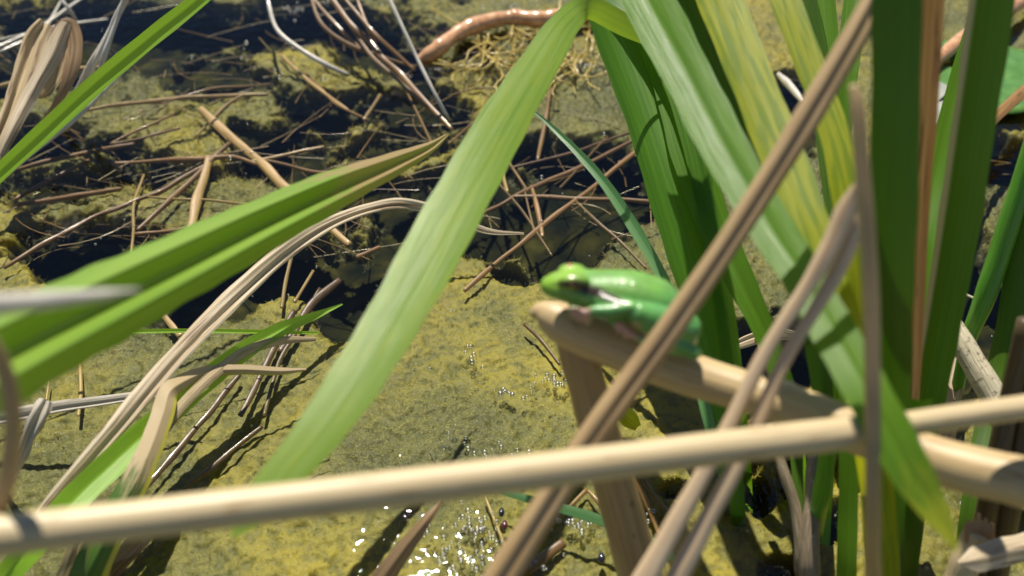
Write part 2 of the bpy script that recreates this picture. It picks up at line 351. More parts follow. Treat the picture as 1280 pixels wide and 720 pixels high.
# bed
bx_ = axis(-.4, .4, .006, 12); by_ = axis(.1, .8, .006, 12); BX, BY = np.meshgrid(bx_, by_)
BZ = -.034+(fbm(BX, BY, .06, 4, .5, 71)-.5)*.02
i2 = np.arange(BX.size).reshape(BX.shape); q2 = np.stack([i2[:-1, :-1], i2[:-1, 1:], i2[1:, 1:], i2[1:, :-1]], -1).reshape(-1, 4)
meb = bigmesh('pond_bed', np.column_stack([BX.ravel(), BY.ravel(), BZ.ravel()]), q2, {})
m, N, L = newmat('mud'); geo = N('ShaderNodeNewGeometry'); nz = N('ShaderNodeTexNoise', i_Scale=60.0, i_Detail=6.0); L(geo.outputs['Position'], nz.inputs['Vector'])
r1 = ramp(N, [(.36, (.006, .008, .006)), (.55, (.022, .022, .008)), (.72, (.065, .058, .016))]); L(nz.outputs[0], r1.inputs[0])
b = N('ShaderNodeBsdfPrincipled', i_Roughness=.9); b.inputs['Specular IOR Level'].default_value = .05; L(r1.outputs[0], b.inputs['Base Color']); o = N('ShaderNodeOutputMaterial'); L(b.outputs[0], o.inputs[0]); meb.materials.append(m)
bed = bpy.data.objects.new('pond_bed', meb); COL.objects.link(bed); bed['kind'] = 'structure'; bed['label'] = 'dark muddy bed of the shallow pond'

# water
wx = axis(-.5, .5, .02, 12); wy = axis(.0, .9, .02, 12); WX, WY = np.meshgrid(wx, wy)
i2 = np.arange(WX.size).reshape(WX.shape); q2 = np.stack([i2[:-1, :-1], i2[:-1, 1:], i2[1:, 1:], i2[1:, :-1]], -1).reshape(-1, 4)
mew = bigmesh('water', np.column_stack([WX.ravel(), WY.ravel(), np.zeros(WX.size)]), q2, {})
m, N, L = newmat('water'); geo = N('ShaderNodeNewGeometry')
n1 = N('ShaderNodeTexNoise', i_Scale=22.0, i_Detail=2.0); n2 = N('ShaderNodeTexNoise', i_Scale=170.0, i_Detail=2.0)
for n_ in (n1, n2): L(geo.outputs['Position'], n_.inputs['Vector'])
b1 = N('ShaderNodeBump', i_Strength=.22, i_Distance=.004); L(n1.outputs[0], b1.inputs['Height'])
b2 = N('ShaderNodeBump', i_Strength=.30, i_Distance=.0014); L(n2.outputs[0], b2.inputs['Height']); L(b1.outputs[0], b2.inputs['Normal'])
fr = N('ShaderNodeFresnel', i_IOR=1.33); L(b2.outputs[0], fr.inputs['Normal'])
tr = N('ShaderNodeBsdfTransparent'); tr.inputs[0].default_value = (.93, .95, .84, 1)
gl = N('ShaderNodeBsdfGlossy', i_Roughness=.02); L(b2.outputs[0], gl.inputs['Normal'])
mx = N('ShaderNodeMixShader'); L(fr.outputs[0], mx.inputs[0]); L(tr.outputs[0], mx.inputs[1]); L(gl.outputs[0], mx.inputs[2])
o = N('ShaderNodeOutputMaterial'); L(mx.outputs[0], o.inputs[0]); mew.materials.append(m)
wat = bpy.data.objects.new('water', mew); COL.objects.link(wat); wat['kind'] = 'structure'; wat['label'] = 'clear shallow pond water with small ripples'

# ---------------------------------------------------------------- canes
def big_canes():
    o = empty('reed_cane', P(640, 600, .25))
    adopt(tube('cane_section', [(-420,712,.200,74),(-60,676,.226,54),(300,634,.242,49),(650,592,.256,46),(900,560,.265,43),(1055,542,.271,41),(1086,538,.272,37)], 'cane', sides=28, bumpy=.008, n=70), o)
    adopt(tube('cane_tip_section', [(1070,540,.2722,31),(1140,529,.274,31),(1280,509,.278,31),(1420,490,.285,29),(1900,520,.36,24),(2350,560,-.02,20)], 'cane', sides=24, bumpy=.008, n=70), o)
    tag(o, 'long pale tan cane lying level across the other stalks over the water', 'reed cane')
    o = empty('bent_reed_cane', P(800, 800, 0.0))
    up = tube('upper_section', [(663,394,.325,8),(673,391,.3247,26),(688,396,.324,43),(712,409,.3235,54),(770,434,.3225,56),(850,464,.320,54),(930,489,.315,52),(1010,515,.309,53),(1100,551,.302,56),(1200,584,.293,61),(1300,608,.285,64),(1500,668,.27,64)], 'cane_tan', sides=28, bumpy=.010, n=110, nodes=(.5,))
    adopt(up, o)
    adopt(tube('lower_section', [(708,404,.3265,34),(717,424,.327,46),(736,490,.335,49),(758,570,.346,51),(785,665,.360,54),(804,735,.371,56),(828,810,0.0,63),(845,880,-.03,64)], 'cane_brown_shaded', sides=28, bumpy=.010, n=80), o)
    tag(o, 'thick tan reed cane snapped into a sharp bend with the frog perched on it', 'reed cane')
big_canes()
def one(o, label, cat, group=None): return tag(o, label, cat, group)
one(tube('grooved_stalk', [(1150,-120,.29,30),(1088,10,.287,32),(1010,145,.286,34),(940,258,.286,32),(845,400,.286,33),(740,545,.286,36),(660,668,.286,39),(590,780,.286,42),(470,990,.31,42)], 'brown_stalk', sides=24, groove=.42, n=90, bumpy=.015),
    'brown grooved dead stalk slanting in front of the frog and perch', 'stalk')
o = empty('split_dead_stalk', P(820, 760, .28))
adopt(tube('strip', [(1076,222,.270,6),(1058,262,.273,24),(1036,312,.275,25),(1004,366,.277,20),(957,440,.279,18),(905,545,.281,21),(846,652,.283,26),(785,765,.286,32),(690,950,.30,30)], 'stalk_pink', sides=18, flat=.55, n=80, bumpy=.03), o)
adopt(tube('strip', [(1078,238,.274,8),(1068,282,.275,22),(1048,336,.277,22),(1022,382,.278,18),(983,446,.280,17),(934,556,.282,21),(881,655,.284,24),(822,768,.287,30),(728,950,.301,28)], 'stalk_pink', sides=18, flat=.55, n=80, bumpy=.03), o)
tag(o, 'pinkish split dead stalk of two strips crossing behind the level cane', 'stalk')
one(tube('snapped_brown_stalk', [(1066,106,.252,10),(1071,130,.252,18),(1079,230,.254,20),(1088,360,.258,20),(1091,500,.262,20),(1091,640,.27,20),(1091,760,.30,20),(1089,900,0.0,20),(1088,960,-.03,20)], 'stalk_tan', sides=18, groove=.2, n=80),
    'thin upright brown stalk with a snapped top before the dark broad leaf', 'stalk')

# ---------------------------------------------------------------- living leaves
def lf(ctrl, mat, prof, label, name='reed_leaf', cat='leaf', group=None, **kw):
    return one(ribbon(name, ctrl, mat, prof, **kw), label, cat, group)
lf([(905,70,.440,20),(830,52,.432,24),(775,28,.424,28),(737,10,.416,28),(712,24,.404,36),(672,84,.384,50),(624,162,.362,62),(568,262,.337,71,-6),(513,362,.315,70,-6),(455,458,.297,66,-6),(398,540,.284,58,-6),(348,600,.276,50,-6),(312,644,.271,36),(290,672,.268,4)], 'leaf_pale', 'flat',
   'broad pale green leaf arching over and drooping to the level cane', n=110)
lf([(748,-90,.40,54),(778,-55,.385,60),(818,15,.366,62),(860,95,.348,60),(906,185,.328,58),(958,275,.309,54),(1003,345,.294,52),(1045,420,.280,54),(1090,500,.268,57),(1128,570,.262,54),(1163,630,.259,40),(1186,668,.257,18),(1197,690,.256,2)], 'leaf_tipyellow', 'keel_soft',
   'long glossy green leaf arching down to a yellow tip over the canes', n=110)
lf([(850,-120,.40,50),(876,-60,.382,54),(912,30,.362,54),(952,130,.342,54),(986,215,.326,54),(1018,300,.312,50),(1048,390,.303,46),(1075,480,.31,44),(1100,640,.345,40),(1112,800,0.0,36),(1115,850,-.03,34)], 'leaf_yellow', 'flat',
   'wide yellow green leaf with blotches beside the long glossy one', n=90)
lf([(935,-120,.40,34),(974,-20,.374,35),(1008,70,.358,36),(1041,160,.344,35),(1062,250,.334,42),(1075,360,.33,40),(1085,480,.335,38),(1095,640,.36,34),(1100,780,0.0,30),(1102,840,-.03,28)], 'leaf_yellow', 'flat',
   'narrow yellow leaf fading at its edge, nearest the wide blotched leaf', n=90)
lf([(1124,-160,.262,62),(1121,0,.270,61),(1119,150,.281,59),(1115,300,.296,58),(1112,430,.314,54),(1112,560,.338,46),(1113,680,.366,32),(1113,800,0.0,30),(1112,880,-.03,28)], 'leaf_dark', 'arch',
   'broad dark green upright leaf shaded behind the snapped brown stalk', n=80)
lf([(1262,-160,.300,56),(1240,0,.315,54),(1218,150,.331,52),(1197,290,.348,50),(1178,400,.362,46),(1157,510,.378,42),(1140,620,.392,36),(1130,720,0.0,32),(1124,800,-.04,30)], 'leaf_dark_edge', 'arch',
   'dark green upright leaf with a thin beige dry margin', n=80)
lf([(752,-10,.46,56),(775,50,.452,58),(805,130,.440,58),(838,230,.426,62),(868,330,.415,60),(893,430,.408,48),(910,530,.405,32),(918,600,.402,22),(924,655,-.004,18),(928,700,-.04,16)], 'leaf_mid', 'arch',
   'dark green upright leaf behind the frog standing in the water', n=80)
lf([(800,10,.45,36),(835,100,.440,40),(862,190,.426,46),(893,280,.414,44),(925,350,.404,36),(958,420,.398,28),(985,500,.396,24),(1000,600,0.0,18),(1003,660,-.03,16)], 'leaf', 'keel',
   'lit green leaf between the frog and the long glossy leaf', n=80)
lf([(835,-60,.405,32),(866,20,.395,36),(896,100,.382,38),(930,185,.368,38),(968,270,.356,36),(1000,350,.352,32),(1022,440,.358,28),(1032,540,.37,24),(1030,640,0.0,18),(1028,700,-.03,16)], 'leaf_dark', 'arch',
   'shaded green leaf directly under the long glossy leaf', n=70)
lf([(690,-70,.47,30),(735,-30,.462,40),(780,0,.452,44),(815,40,.442,38),(850,120,.432,30),(878,230,.42,26),(900,350,.412,24),(918,470,.405,22),(930,590,0.0,18),(933,640,-.03,16)], 'leaf', 'keel',
   'short green leaf curving over the top of the upright clump', n=80)
lf([(655,130,.470,1),(680,150,.464,5),(715,183,.455,9),(755,228,.446,13),(790,280,.438,15),(822,335,.430,14),(850,395,.422,14),(872,470,.414,16),(890,540,.408,15),(905,600,0.0,12),(910,640,-.03,12)], 'leaf_blue', 'keel',
   'thin blue green pointed leaf rising behind the back of the frog', n=80)
for ctrl, mt, lb in (
  ([(985,-80,.46,34),(1002,0,.45,36),(1022,90,.44,36),(1040,190,.43,34),(1050,300,.42,30),(1060,420,.41,26),(1068,560,0.0,22),(1070,620,-.03,20)], 'leaf_dark', 'dark green leaf rising behind the narrow yellow leaf'),
  ([(1018,-80,.47,26),(1030,0,.46,28),(1037,90,.45,26),(1042,190,.44,24),(1048,300,.43,20),(1052,420,.42,18),(1056,540,0.0,18),(1058,600,-.03,16)], 'leaf', 'mid green leaf between the narrow yellow leaf and grooved stalk'),
  ([(1078,-80,.46,26),(1070,0,.45,30),(1058,90,.44,28),(1050,180,.435,24),(1046,300,.425,20),(1044,420,.42,18),(1042,520,0.0,16),(1041,590,-.03,16)], 'leaf', 'bright green leaf behind the top of the grooved stalk')):
    lf(ctrl, mt, 'keel', lb, n=60)
lf([(1245,-100,.44,26),(1225,20,.43,28),(1195,120,.425,28),(1172,220,.42,26),(1155,320,.41,22),(1145,420,.41,20),(1138,540,0.0,18),(1136,600,-.03,16)], 'leaf', 'keel',
   'green leaf half hidden behind the beige margined leaf', n=60)
lf([(1178,-120,.300,34),(1166,0,.312,30),(1156,140,.328,30),(1146,280,.346,28),(1140,420,.362,26),(1134,560,.38,24),(1130,700,0.0,22),(1128,780,-.03,20)], 'dead_orange', 'arch',
   'orange brown dying leaf with dark spots beside the broad dark leaf', 'dying_reed_leaf', n=70)
one(tube('green_rush', [(1330,60,.39,26),(1290,190,.40,27),(1255,300,.41,27),(1228,380,.418,25),(1212,420,.424,20),(1200,470,.43,16),(1190,520,0.0,14),(1185,560,-.02,14)], 'green_stalk', n=60, sides=18),
    'bright green smooth rush stalk rising from a pale sheath', 'rush')
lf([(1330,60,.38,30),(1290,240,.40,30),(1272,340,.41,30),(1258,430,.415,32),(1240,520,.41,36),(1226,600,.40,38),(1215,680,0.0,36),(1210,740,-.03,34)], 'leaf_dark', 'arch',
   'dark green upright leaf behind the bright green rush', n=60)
# left side
lf([(-160,530,.222,150),(-60,478,.240,132,4),(40,425,.262,116,4),(140,375,.288,100,4),(240,325,.316,84,4),(340,275,.346,66,4),(430,232,.374,48),(500,202,.396,28),(540,183,.410,14),(560,168,.418,3)], 'leaf_fold', 'm',
   'folded ridged green leaf with a dry brown tip slanting over dark water', n=100, across=28)
lf([(330,-75,.46,18),(245,2,.452,20),(190,46,.446,22),(130,96,.440,23),(60,160,.432,23),(0,215,.426,20),(-60,275,.42,18),(-160,380,.415,16)], 'leaf_bright', 'keel',
   'bright lime green narrow leaf with one dark speck', n=60)
lf([(428,380,.010,2),(395,394,.012,9),(350,412,.016,18),(300,442,.020,24),(250,482,.024,28),(200,525,.028,32),(150,570,.030,36),(100,617,.030,36),(60,660,.030,34),(0,730,.02,32),(-40,790,-.01,30)], 'leaf_bright', 'keel',
   'lit green leaf with a pointed tip low over the water, under dry leaves', n=80)
lf([(150,415,.030,5),(210,413.5,.026,5.5),(290,414,.020,5.5),(350,415,.014,5),(398,416,.008,3)], 'leaf_bright', 'keel',
   'very thin straight yellow green blade lying level above water', 'grass_blade', 'blade', n=40)
lf([(395,424,.008,5),(350,426,.014,11),(310,438,.020,13),(270,466,.026,14),(225,510,.028,14),(190,560,.026,14),(150,620,.02,14),(90,710,0.0,14),(70,750,-.02,14)], 'dead', 'arch',
   'curved tan dead leaf lying along the lit green leaf', 'dead_leaf', n=60)
lf([(383,462,.012,3),(350,464,.016,10),(300,462,.022,13),(260,465,.027,16),(228,478,.032,22),(212,490,.034,26),(204,515,.033,27),(190,555,.031,30),(170,600,.028,34),(140,655,.022,40),(112,715,.012,44),(90,770,-.01,44)][::-1], 'leaf_base', 'roof',
   'dead leaf folded over sharply, pale at the top and green at its base', 'folded_dead_leaf', n=90, across=16)
lf([(655,292,.012,3),(610,289,.014,8),(575,276,.018,11),(540,262,.024,13),(500,254,.030,14),(455,262,.036,15),(410,280,.040,18),(360,312,.042,22),(310,355,.042,25),(255,408,.040,27),(205,462,.036,26),(150,528,.032,24),(95,592,.028,20),(55,640,.022,18),(20,690,.014,20),(-20,760,-.01,20)], 'dead_pale', 'crumple',
   'long pale dead leaf arching from the water past the folded green leaf', 'dead_leaf', n=120, twist=.35, across=16)
lf([(245,492,.012,4),(210,490,.014,12),(170,495,.015,11),(120,502,.016,13),(75,508,.016,15),(30,516,.014,18),(-40,528,.01,18)], 'dead_grey', 'crumple', 'flat grey brown dead leaf lying level near the frayed stub', 'dead_leaf', n=50)
lf([(58,500,.030,14),(48,520,.028,24),(35,548,.022,18),(20,585,.012,12),(0,625,-.01,10)], 'dead_grey', 'm2', 'short frayed grey leaf stub bent beside the grey brown leaf', 'dead_leaf', n=30, jag=.14)
o = empty('curled_dead_leaf', P(-30, 260, 0.0))
adopt(ribbon('outer_strip', [(-45,290,.0,20),(-12,205,.025,24),(18,140,.036,30),(38,85,.046,36),(52,45,.054,34),(60,30,.057,24)], 'dead', 'crumple', n=50, across=16, twist=.15), o)
adopt(ribbon('middle_strip', [(-25,250,.012,10),(10,172,.032,15),(38,118,.042,19),(62,75,.051,22),(78,40,.059,24),(84,28,.062,16)], 'dead_pale', 'roof', n=50, across=12), o)
adopt(ribbon('fold_strip', [(76,28,.062,10),(88,31,.060,16),(94,52,.054,18),(90,84,.046,18),(80,112,.038,12),(64,140,.028,8),(40,166,.016,4)], 'dead_brown', 'arch', n=50), o)
adopt(ribbon('inner_strip', [(70,34,.058,14),(76,55,.053,22),(70,88,.045,22),(58,112,.038,14),(48,122,.034,4)], 'dead', 'curl', n=36), o)
tag(o, 'curled tan dead leaf doubled over beside the lime green leaf', 'dead leaf')
one(tube('blurred_grey_stalk', [(-160,396,.185,30),(-20,382,.195,27),(70,374,.204,22),(130,368,.21,14),(175,362,.216,3)], 'straw_pale', n=40, bumpy=.03), 'grey white dead stalk tip crossing over the folded green leaf', 'stalk')
one(tube('drooping_brown_stalk', [(-60,400,.21,18),(-25,415,.212,20),(0,450,.216,22),(14,500,.22,23),(16,550,.224,23),(6,610,.23,22),(-20,680,.24,22),(-90,840,.26,22)], 'brown_stalk', n=50), 'blurred brown stalk curving down past the base of the folded leaf', 'stalk')

# right-hand dead reeds, stumps, root, lily pads
one(tube('weathered_reed', [(1120,280,.06,20),(1146,338,.05,22),(1160,356,.048,27),(1168,370,.047,24),(1200,425,.040,29),(1240,492,.030,34),(1285,568,.018,38),(1340,660,-.01,40)], 'weathered', n=90, nodes=(.2,), sides=20), 'weathered pale dry reed with a ringed joint lying past the green rush', 'reed cane')
one(tube('broken_reed_stump', [(1222,668,.038,34),(1212,690,.033,36),(1200,722,.024,38),(1180,790,.005,40),(1165,850,-.02,40)], 'cane', n=40), 'tan broken reed stump with a torn orange top', 'reed stump')
def torn():
    V, Fc = [], []; c = P(1224, 662, .041); random.seed(3)
    n = 9
    for i in range(n):
        f = i/(n-1)-.5; x0 = c+RT*(f*.0086)+UP*(-.004); h = .0085-.0035*abs(f)+random.uniform(-.0018, .0012)
        for dz in (0, .0011): 
            V += [x0+FW*(dz-abs(f)*.002)-RT*.0006, x0+FW*(dz-abs(f)*.002)+RT*.0006, x0+FW*dz+RT*.0005+UP*h, x0+FW*dz-RT*.0004+UP*(h+random.uniform(-.001, .001))]
        k = i*8; Fc += [(k, k+1, k+2, k+3), (k+5, k+4, k+7, k+6), (k, k+3, k+7, k+4), (k+1, k+5, k+6, k+2), (k+3, k+2, k+6, k+7)]
    return finish('torn_fibres', V, Fc, 'torn', [(0, 0)]*len(V), smooth=False)
o = [x for x in COL.objects if x.name.startswith('broken_reed_stump')][0]; torn().parent = o
lf([(1198,704,.042,6),(1225,698,.043,30),(1262,688,.042,36),(1310,680,.040,38),(1380,672,.03,36)], 'dead_pale', 'roof', 'pale split strip of reed lying by the torn stump', 'split_reed', n=30, jag=.06)
for cx, lb in ((1232, 'dark rotting reed base standing behind the torn stump'), (1258, 'second dark rotting reed base beside its twin')):
    one(tube('rotting_reed', [(cx+52,400,.10,24),(cx+24,530,.065,26),(cx+12,590,.048,28),(cx,650,.028,29),(cx-10,700,.008,30),(cx-18,740,-.01,30)], 'cane_dark', n=30), lb, 'reed')
lf([(1232,395,.03,3),(1212,410,.028,10),(1200,450,.022,14),(1190,490,.016,22),(1182,530,.008,30),(1176,570,-.01,30)], 'dead_pink', 'crumple', 'peeling pinkish sheath around the base of the rush', 'dead_sheath', 'sheath', n=40, jag=.08)
one(tube('pink_root', [(1120,110,.004,18),(1160,82,.008,18),(1200,52,.010,19),(1235,28,.010,20),(1290,-8,.01,20),(1370,-70,0.0,20)], 'root', n=50, bumpy=.05), 'smooth pinkish root lying over the lily pad', 'root')
o = one(tube('orange_root', [(524,78,-.003,16),(545,62,.004,19),(575,40,.006,19),(605,28,.006,20),(640,22,.005,19),(675,24,.005,20),(710,20,.004,22),(760,14,.002,22)], 'root', n=90, bumpy=.05, nodes=(.14,.33,.56,.74,.90)), 'knobbly orange brown root lying in the algae at water level', 'root')
random.seed(21)
for i in range(60):
    x, y = random.uniform(590, 760), random.uniform(18, 75); pts = []; a = random.uniform(.5, 2.6)
    for k in range(6):
        pts.append((x, y, random.uniform(-.003, .004), random.uniform(1.5, 2.6))); a += random.uniform(-.9, .9); x += 17*math.cos(a); y += 12*math.sin(a)
    h = tube('root_hair', pts, 'root_hair', sides=6, n=24); h.parent = o
def pad(name, cx, cy, rpx, notch, col, label, z=.004, tilt=0):
    m, N, L = newmat(name+'_skin'); tc = N('ShaderNodeTexCoord'); nz = N('ShaderNodeTexNoise', i_Scale=120.0, i_Detail=4.0); L(tc.outputs['Object'], nz.inputs['Vector'])
    r = ramp(N, [(.3, col[0]), (.7, col[1])]); L(nz.outputs[0], r.inputs[0]); b = N('ShaderNodeBsdfPrincipled', i_Roughness=.25); L(r.outputs[0], b.inputs['Base Color'])
    o_ = N('ShaderNodeOutputMaterial'); L(b.outputs[0], o_.inputs[0])
    c = P(cx, cy, z); rad = rpx*depth(c)/F; V, Fc = [], []; rings, seg = 8, 48
    for j in range(rings+1):
        for k in range(seg+1):
            a = notch+.22+(2*math.pi-.44)*k/seg; r_ = rad*j/rings*(1+.03*math.sin(3*a))
            V.append(Vector((r_*math.cos(a), r_*math.sin(a), .0012*math.sin(5*a)*(j/rings)**2+tilt*r_*math.sin(a)+.02*r_)))
    for j in range(rings):
        for k in range(seg): a = j*(seg+1)+k; Fc.append((a, a+seg+1, a+seg+2, a+1))
    o = finish(name, V, Fc, m); o.location = c
    md = o.modifiers.new('thickness', 'SOLIDIFY'); md.thickness = .0007
    return tag(o, label, 'lily pad')
pad('lily_pad', 1232, 92, 86, 2.6, ((.06, .16, .03), (.11, .24, .05)), 'green lily pad floating behind the upright leaves', .004)
pad('lily_pad', 1170, 128, 42, .5, ((.30, .31, .26), (.42, .42, .36)), 'greyish shiny upturned lily pad beside the green one', .006, .15)
lf([(1140,236,.05,10),(1170,210,.046,13),(1215,172,.038,14),(1260,132,.03,14),(1310,88,.02,14),(1380,30,-.01,12)], 'dead_orange', 'arch', 'brown dry leaf strip slanting behind the beige margined leaf', 'dead_leaf', n=40)
lf([(905,440,.02,4),(930,428,.022,14),(965,418,.02,16),(1000,420,.012,10)], 'dead_pale', 'crumple', 'short pale dead leaf piece behind the perch cane', 'dead_leaf', n=30)
lf([(985,520,.03,18),(975,480,.03,24),(960,430,.028,26),(945,385,.02,20)], 'dead_brown', 'arch', 'grey brown dead sheath standing behind the perch', 'dead_leaf', n=30)
one(tube('grey_reed_stalk', [(962,530,.034,10),(978,585,.026,13),(996,640,.016,16),(1002,700,.004,18),(1003,760,-.02,18)], 'grey_sheath', n=40, bumpy=.05), 'thin grey brown dead stem leaning on its crusted twin', 'reed stem')
one(tube('grey_reed_stalk', [(1024,520,.036,18),(1018,590,.026,21),(1014,650,.016,22),(1012,710,.004,24),(1010,760,-.02,24)], 'grey_sheath', n=40, bumpy=.05), 'thick crusted grey dead stem standing in the water', 'reed stem')
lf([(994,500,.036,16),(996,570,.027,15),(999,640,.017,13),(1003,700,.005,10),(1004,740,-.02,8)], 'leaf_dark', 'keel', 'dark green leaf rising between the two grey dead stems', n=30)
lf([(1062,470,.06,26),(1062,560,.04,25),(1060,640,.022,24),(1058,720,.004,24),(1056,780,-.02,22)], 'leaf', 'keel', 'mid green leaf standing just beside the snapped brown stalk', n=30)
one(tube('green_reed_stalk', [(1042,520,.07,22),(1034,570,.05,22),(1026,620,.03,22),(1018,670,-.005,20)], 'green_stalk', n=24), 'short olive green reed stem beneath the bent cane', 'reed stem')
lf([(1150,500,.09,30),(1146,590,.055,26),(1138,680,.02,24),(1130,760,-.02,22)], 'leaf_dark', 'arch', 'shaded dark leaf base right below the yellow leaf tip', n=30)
lf([(612,612,.006,2),(650,621,.008,9),(700,635,.010,12),(750,650,.010,13),(795,668,.009,14),(825,684,.006,12),(850,705,-.004,8)], 'leaf_blue', 'flat', 'pale blue green leaf lying on the algae behind the perch leg', n=40)
lf([(758,493,.008,3),(770,508,.010,16),(785,522,.010,22),(797,534,.006,10)], 'leaf_yellow', 'curl', 'small yellow leaf scrap floating behind the perch leg', 'leaf_scrap', n=20)
lf([(557,620,.030,2),(535,648,.028,12),(510,680,.022,20),(482,718,.012,27),(440,780,-.01,30)], 'dead_brown', 'roof', 'pointed brown dead leaf tip poking out of the algae', 'dead_leaf', n=40)
for ctrl, mt, lb in (
  ([(112,640,.02,12),(98,668,.016,12),(78,718,.004,13),(60,760,-.02,13)], 'dead', 'narrow tan dead leaf base beneath the level cane'),
  ([(42,640,.03,16),(22,684,.024,20),(2,726,.014,22),(-30,790,-.02,22)], 'dead', 'wide tan dead leaf base close to the drooping brown stalk'),
  ([(200,652,.004,12),(165,685,.002,24),(125,725,-.004,28),(90,770,-.02,28)], 'dead_brown', 'soaked dark brown dead leaf under the level cane')):
    lf(ctrl, mt, 'arch', lb, 'dead_leaf', n=24)

# ---------------------------------------------------------------- straws in and on the water
def straw(pts, wd, mat, label, group, name='dry_straw', z=None, flat=.42):
    ctrl = [(p[0], p[1], (p[2] if len(p) > 2 else (z if z is not None else -.0005)), wd*.88*(1 if 0 < i < len(pts)-1 else .75)) for i, p in enumerate(pts)]
    fine_ = []
    for a, b in zip(ctrl, ctrl[1:]):                     # small kinks and bends between the traced points
        k = max(1, int(math.hypot(a[0]-b[0], a[1]-b[1])//28))
        for i in range(k):
            f = i/k; j = 0 if i == 0 else 1.3
            fine_.append(tuple(a[q]+(b[q]-a[q])*f+(random.uniform(-j, j) if q < 2 else 0) for q in range(3))+((a[3]+(b[3]-a[3])*f)*random.uniform(.82, 1.15),))
    fine_.append(ctrl[-1])
    one(tube(name, fine_, mat, sides=8, n=6*len(fine_)+4, bumpy=.05, flat=flat), label, 'straw', group)
G_BR = 'brown straws in the water'
NEAR_LIME = 'thin brown straw in dark water between the lime leaf and folded green leaf'
GAPS_ = 'thin brown straw crossing the dark gap behind the frog'
ROOTS = 'short thin brown straw in the algae clumps below the orange root'
for pts, wd, lb in (([(12,215),(90,195),(168,180)],7,NEAR_LIME),([(18,250),(60,226),(112,200)],6,NEAR_LIME),([(20,256),(90,246),(152,236)],8,NEAR_LIME),([(5,335),(60,302),(120,270),(200,240),(258,206)],7,'longest dark brown straw slanting behind the folded green leaf'),
  ([(172,288),(215,248),(288,178)],8,NEAR_LIME),([(168,293),(220,288),(305,270)],7,NEAR_LIME),([(575,282),(650,242),(720,212),(812,166)],7,'long brown straw slanting from the broad pale leaf to the clump'),([(580,364),(650,306),(720,250),(800,186)],8,'longest glistening brown straw across the blue dark gap behind the frog'),
  ([(640,246),(720,249),(838,252)],7,'level pinkish brown straw spanning the dark gap behind the frog'),([(664,232),(672,262),(678,296)],8,GAPS_),([(655,235),(668,290)],5,GAPS_),([(692,90),(682,150),(672,200)],7,'upright brown straw between the broad pale leaf and blue green leaf'),([(600,158),(630,195),(660,240)],5,GAPS_),([(720,252),(775,302),(808,336)],5,'thin dark straw running from the gap to the back of the frog'),
  ([(556,310),(600,232),(630,190)],7,'brown straw half hidden along the broad pale leaf'),([(446,322),(475,309)],9,'stubby brown straw piece in the dark water by the pale leaf'),([(655,405),(675,424),(700,456)],6,'short brown straw on the algae beside the perch leg'),([(140,180),(225,160)],5,NEAR_LIME),([(138,180),(218,142)],5,NEAR_LIME),
  ([(640,210),(720,190),(790,165)],5,GAPS_),([(700,235),(760,170)],5,GAPS_),([(600,200),(650,260),(690,320)],4,GAPS_),([(200,130),(270,110),(340,105)],4,ROOTS),([(560,180),(600,150),(640,140)],4,ROOTS),([(500,100),(540,180)],5,ROOTS),
  ([(380,90),(420,130),(460,150)],4,ROOTS),([(140,205),(215,200),(290,196),(320,205)],7,NEAR_LIME),([(330,200),(390,215),(430,218)],6,NEAR_LIME)):
    straw(pts, wd, 'straw', lb, G_BR)
G_TN = 'tan straws among the algae'
T1 = 'thin tan straw among the algae clumps around the lime green leaf'; T2 = 'thin tan straw poking up by the pale arching dead leaf'; T3 = 'fine tan straw in the algae near the orange root'
for pts, wd, lb in (([(70,145),(140,132),(230,122),(335,118)],6,'long level tan straw crossing under the lime green leaf'),([(234,308),(246,250),(262,196)],14,'wide flat tan straw standing behind the folded green leaf'),([(163,345),(167,258),(180,218)],5,'thin upright tan straw in the dark water behind the folded leaf'),([(185,246),(260,250),(338,260)],4,T1),
  ([(350,68),(390,105),(435,138)],6,T3),([(455,150),(476,118)],6,T3),([(315,202),(405,184)],7,T3),([(620,180),(626,210),(634,240)],7,'orange tan upright straw beside the broad pale leaf'),([(352,385),(364,322)],7,T2),([(368,378),(392,338)],6,T2),
  ([(606,620),(620,655),(636,694)],4,'thin tan straw on the algae touching the two glossy seeds'),([(100,455),(101,490),(98,520)],6,'upright tan straw below the folded green leaf, taller of two'),([(62,470),(58,500)],4,'upright tan straw below the folded green leaf, shorter of two'),([(245,170),(285,130),(305,118)],5,T1),([(205,395),(225,420)],12,'short wide tan straw piece under the folded green leaf'),([(160,80),(60,90),(-10,110)],6,T1),
  ([(640,75),(700,60),(760,70)],3,T3),([(560,120),(600,110),(650,115)],3,T3)):
    straw(pts, wd, 'straw_tan', lb, G_TN)
G_PL = 'pale grey dead stems'; WB = 'whitish dead stem in the bundle standing beside the curled tan leaf'; WL = 'thin grey stem lying level behind the curled tan leaf'
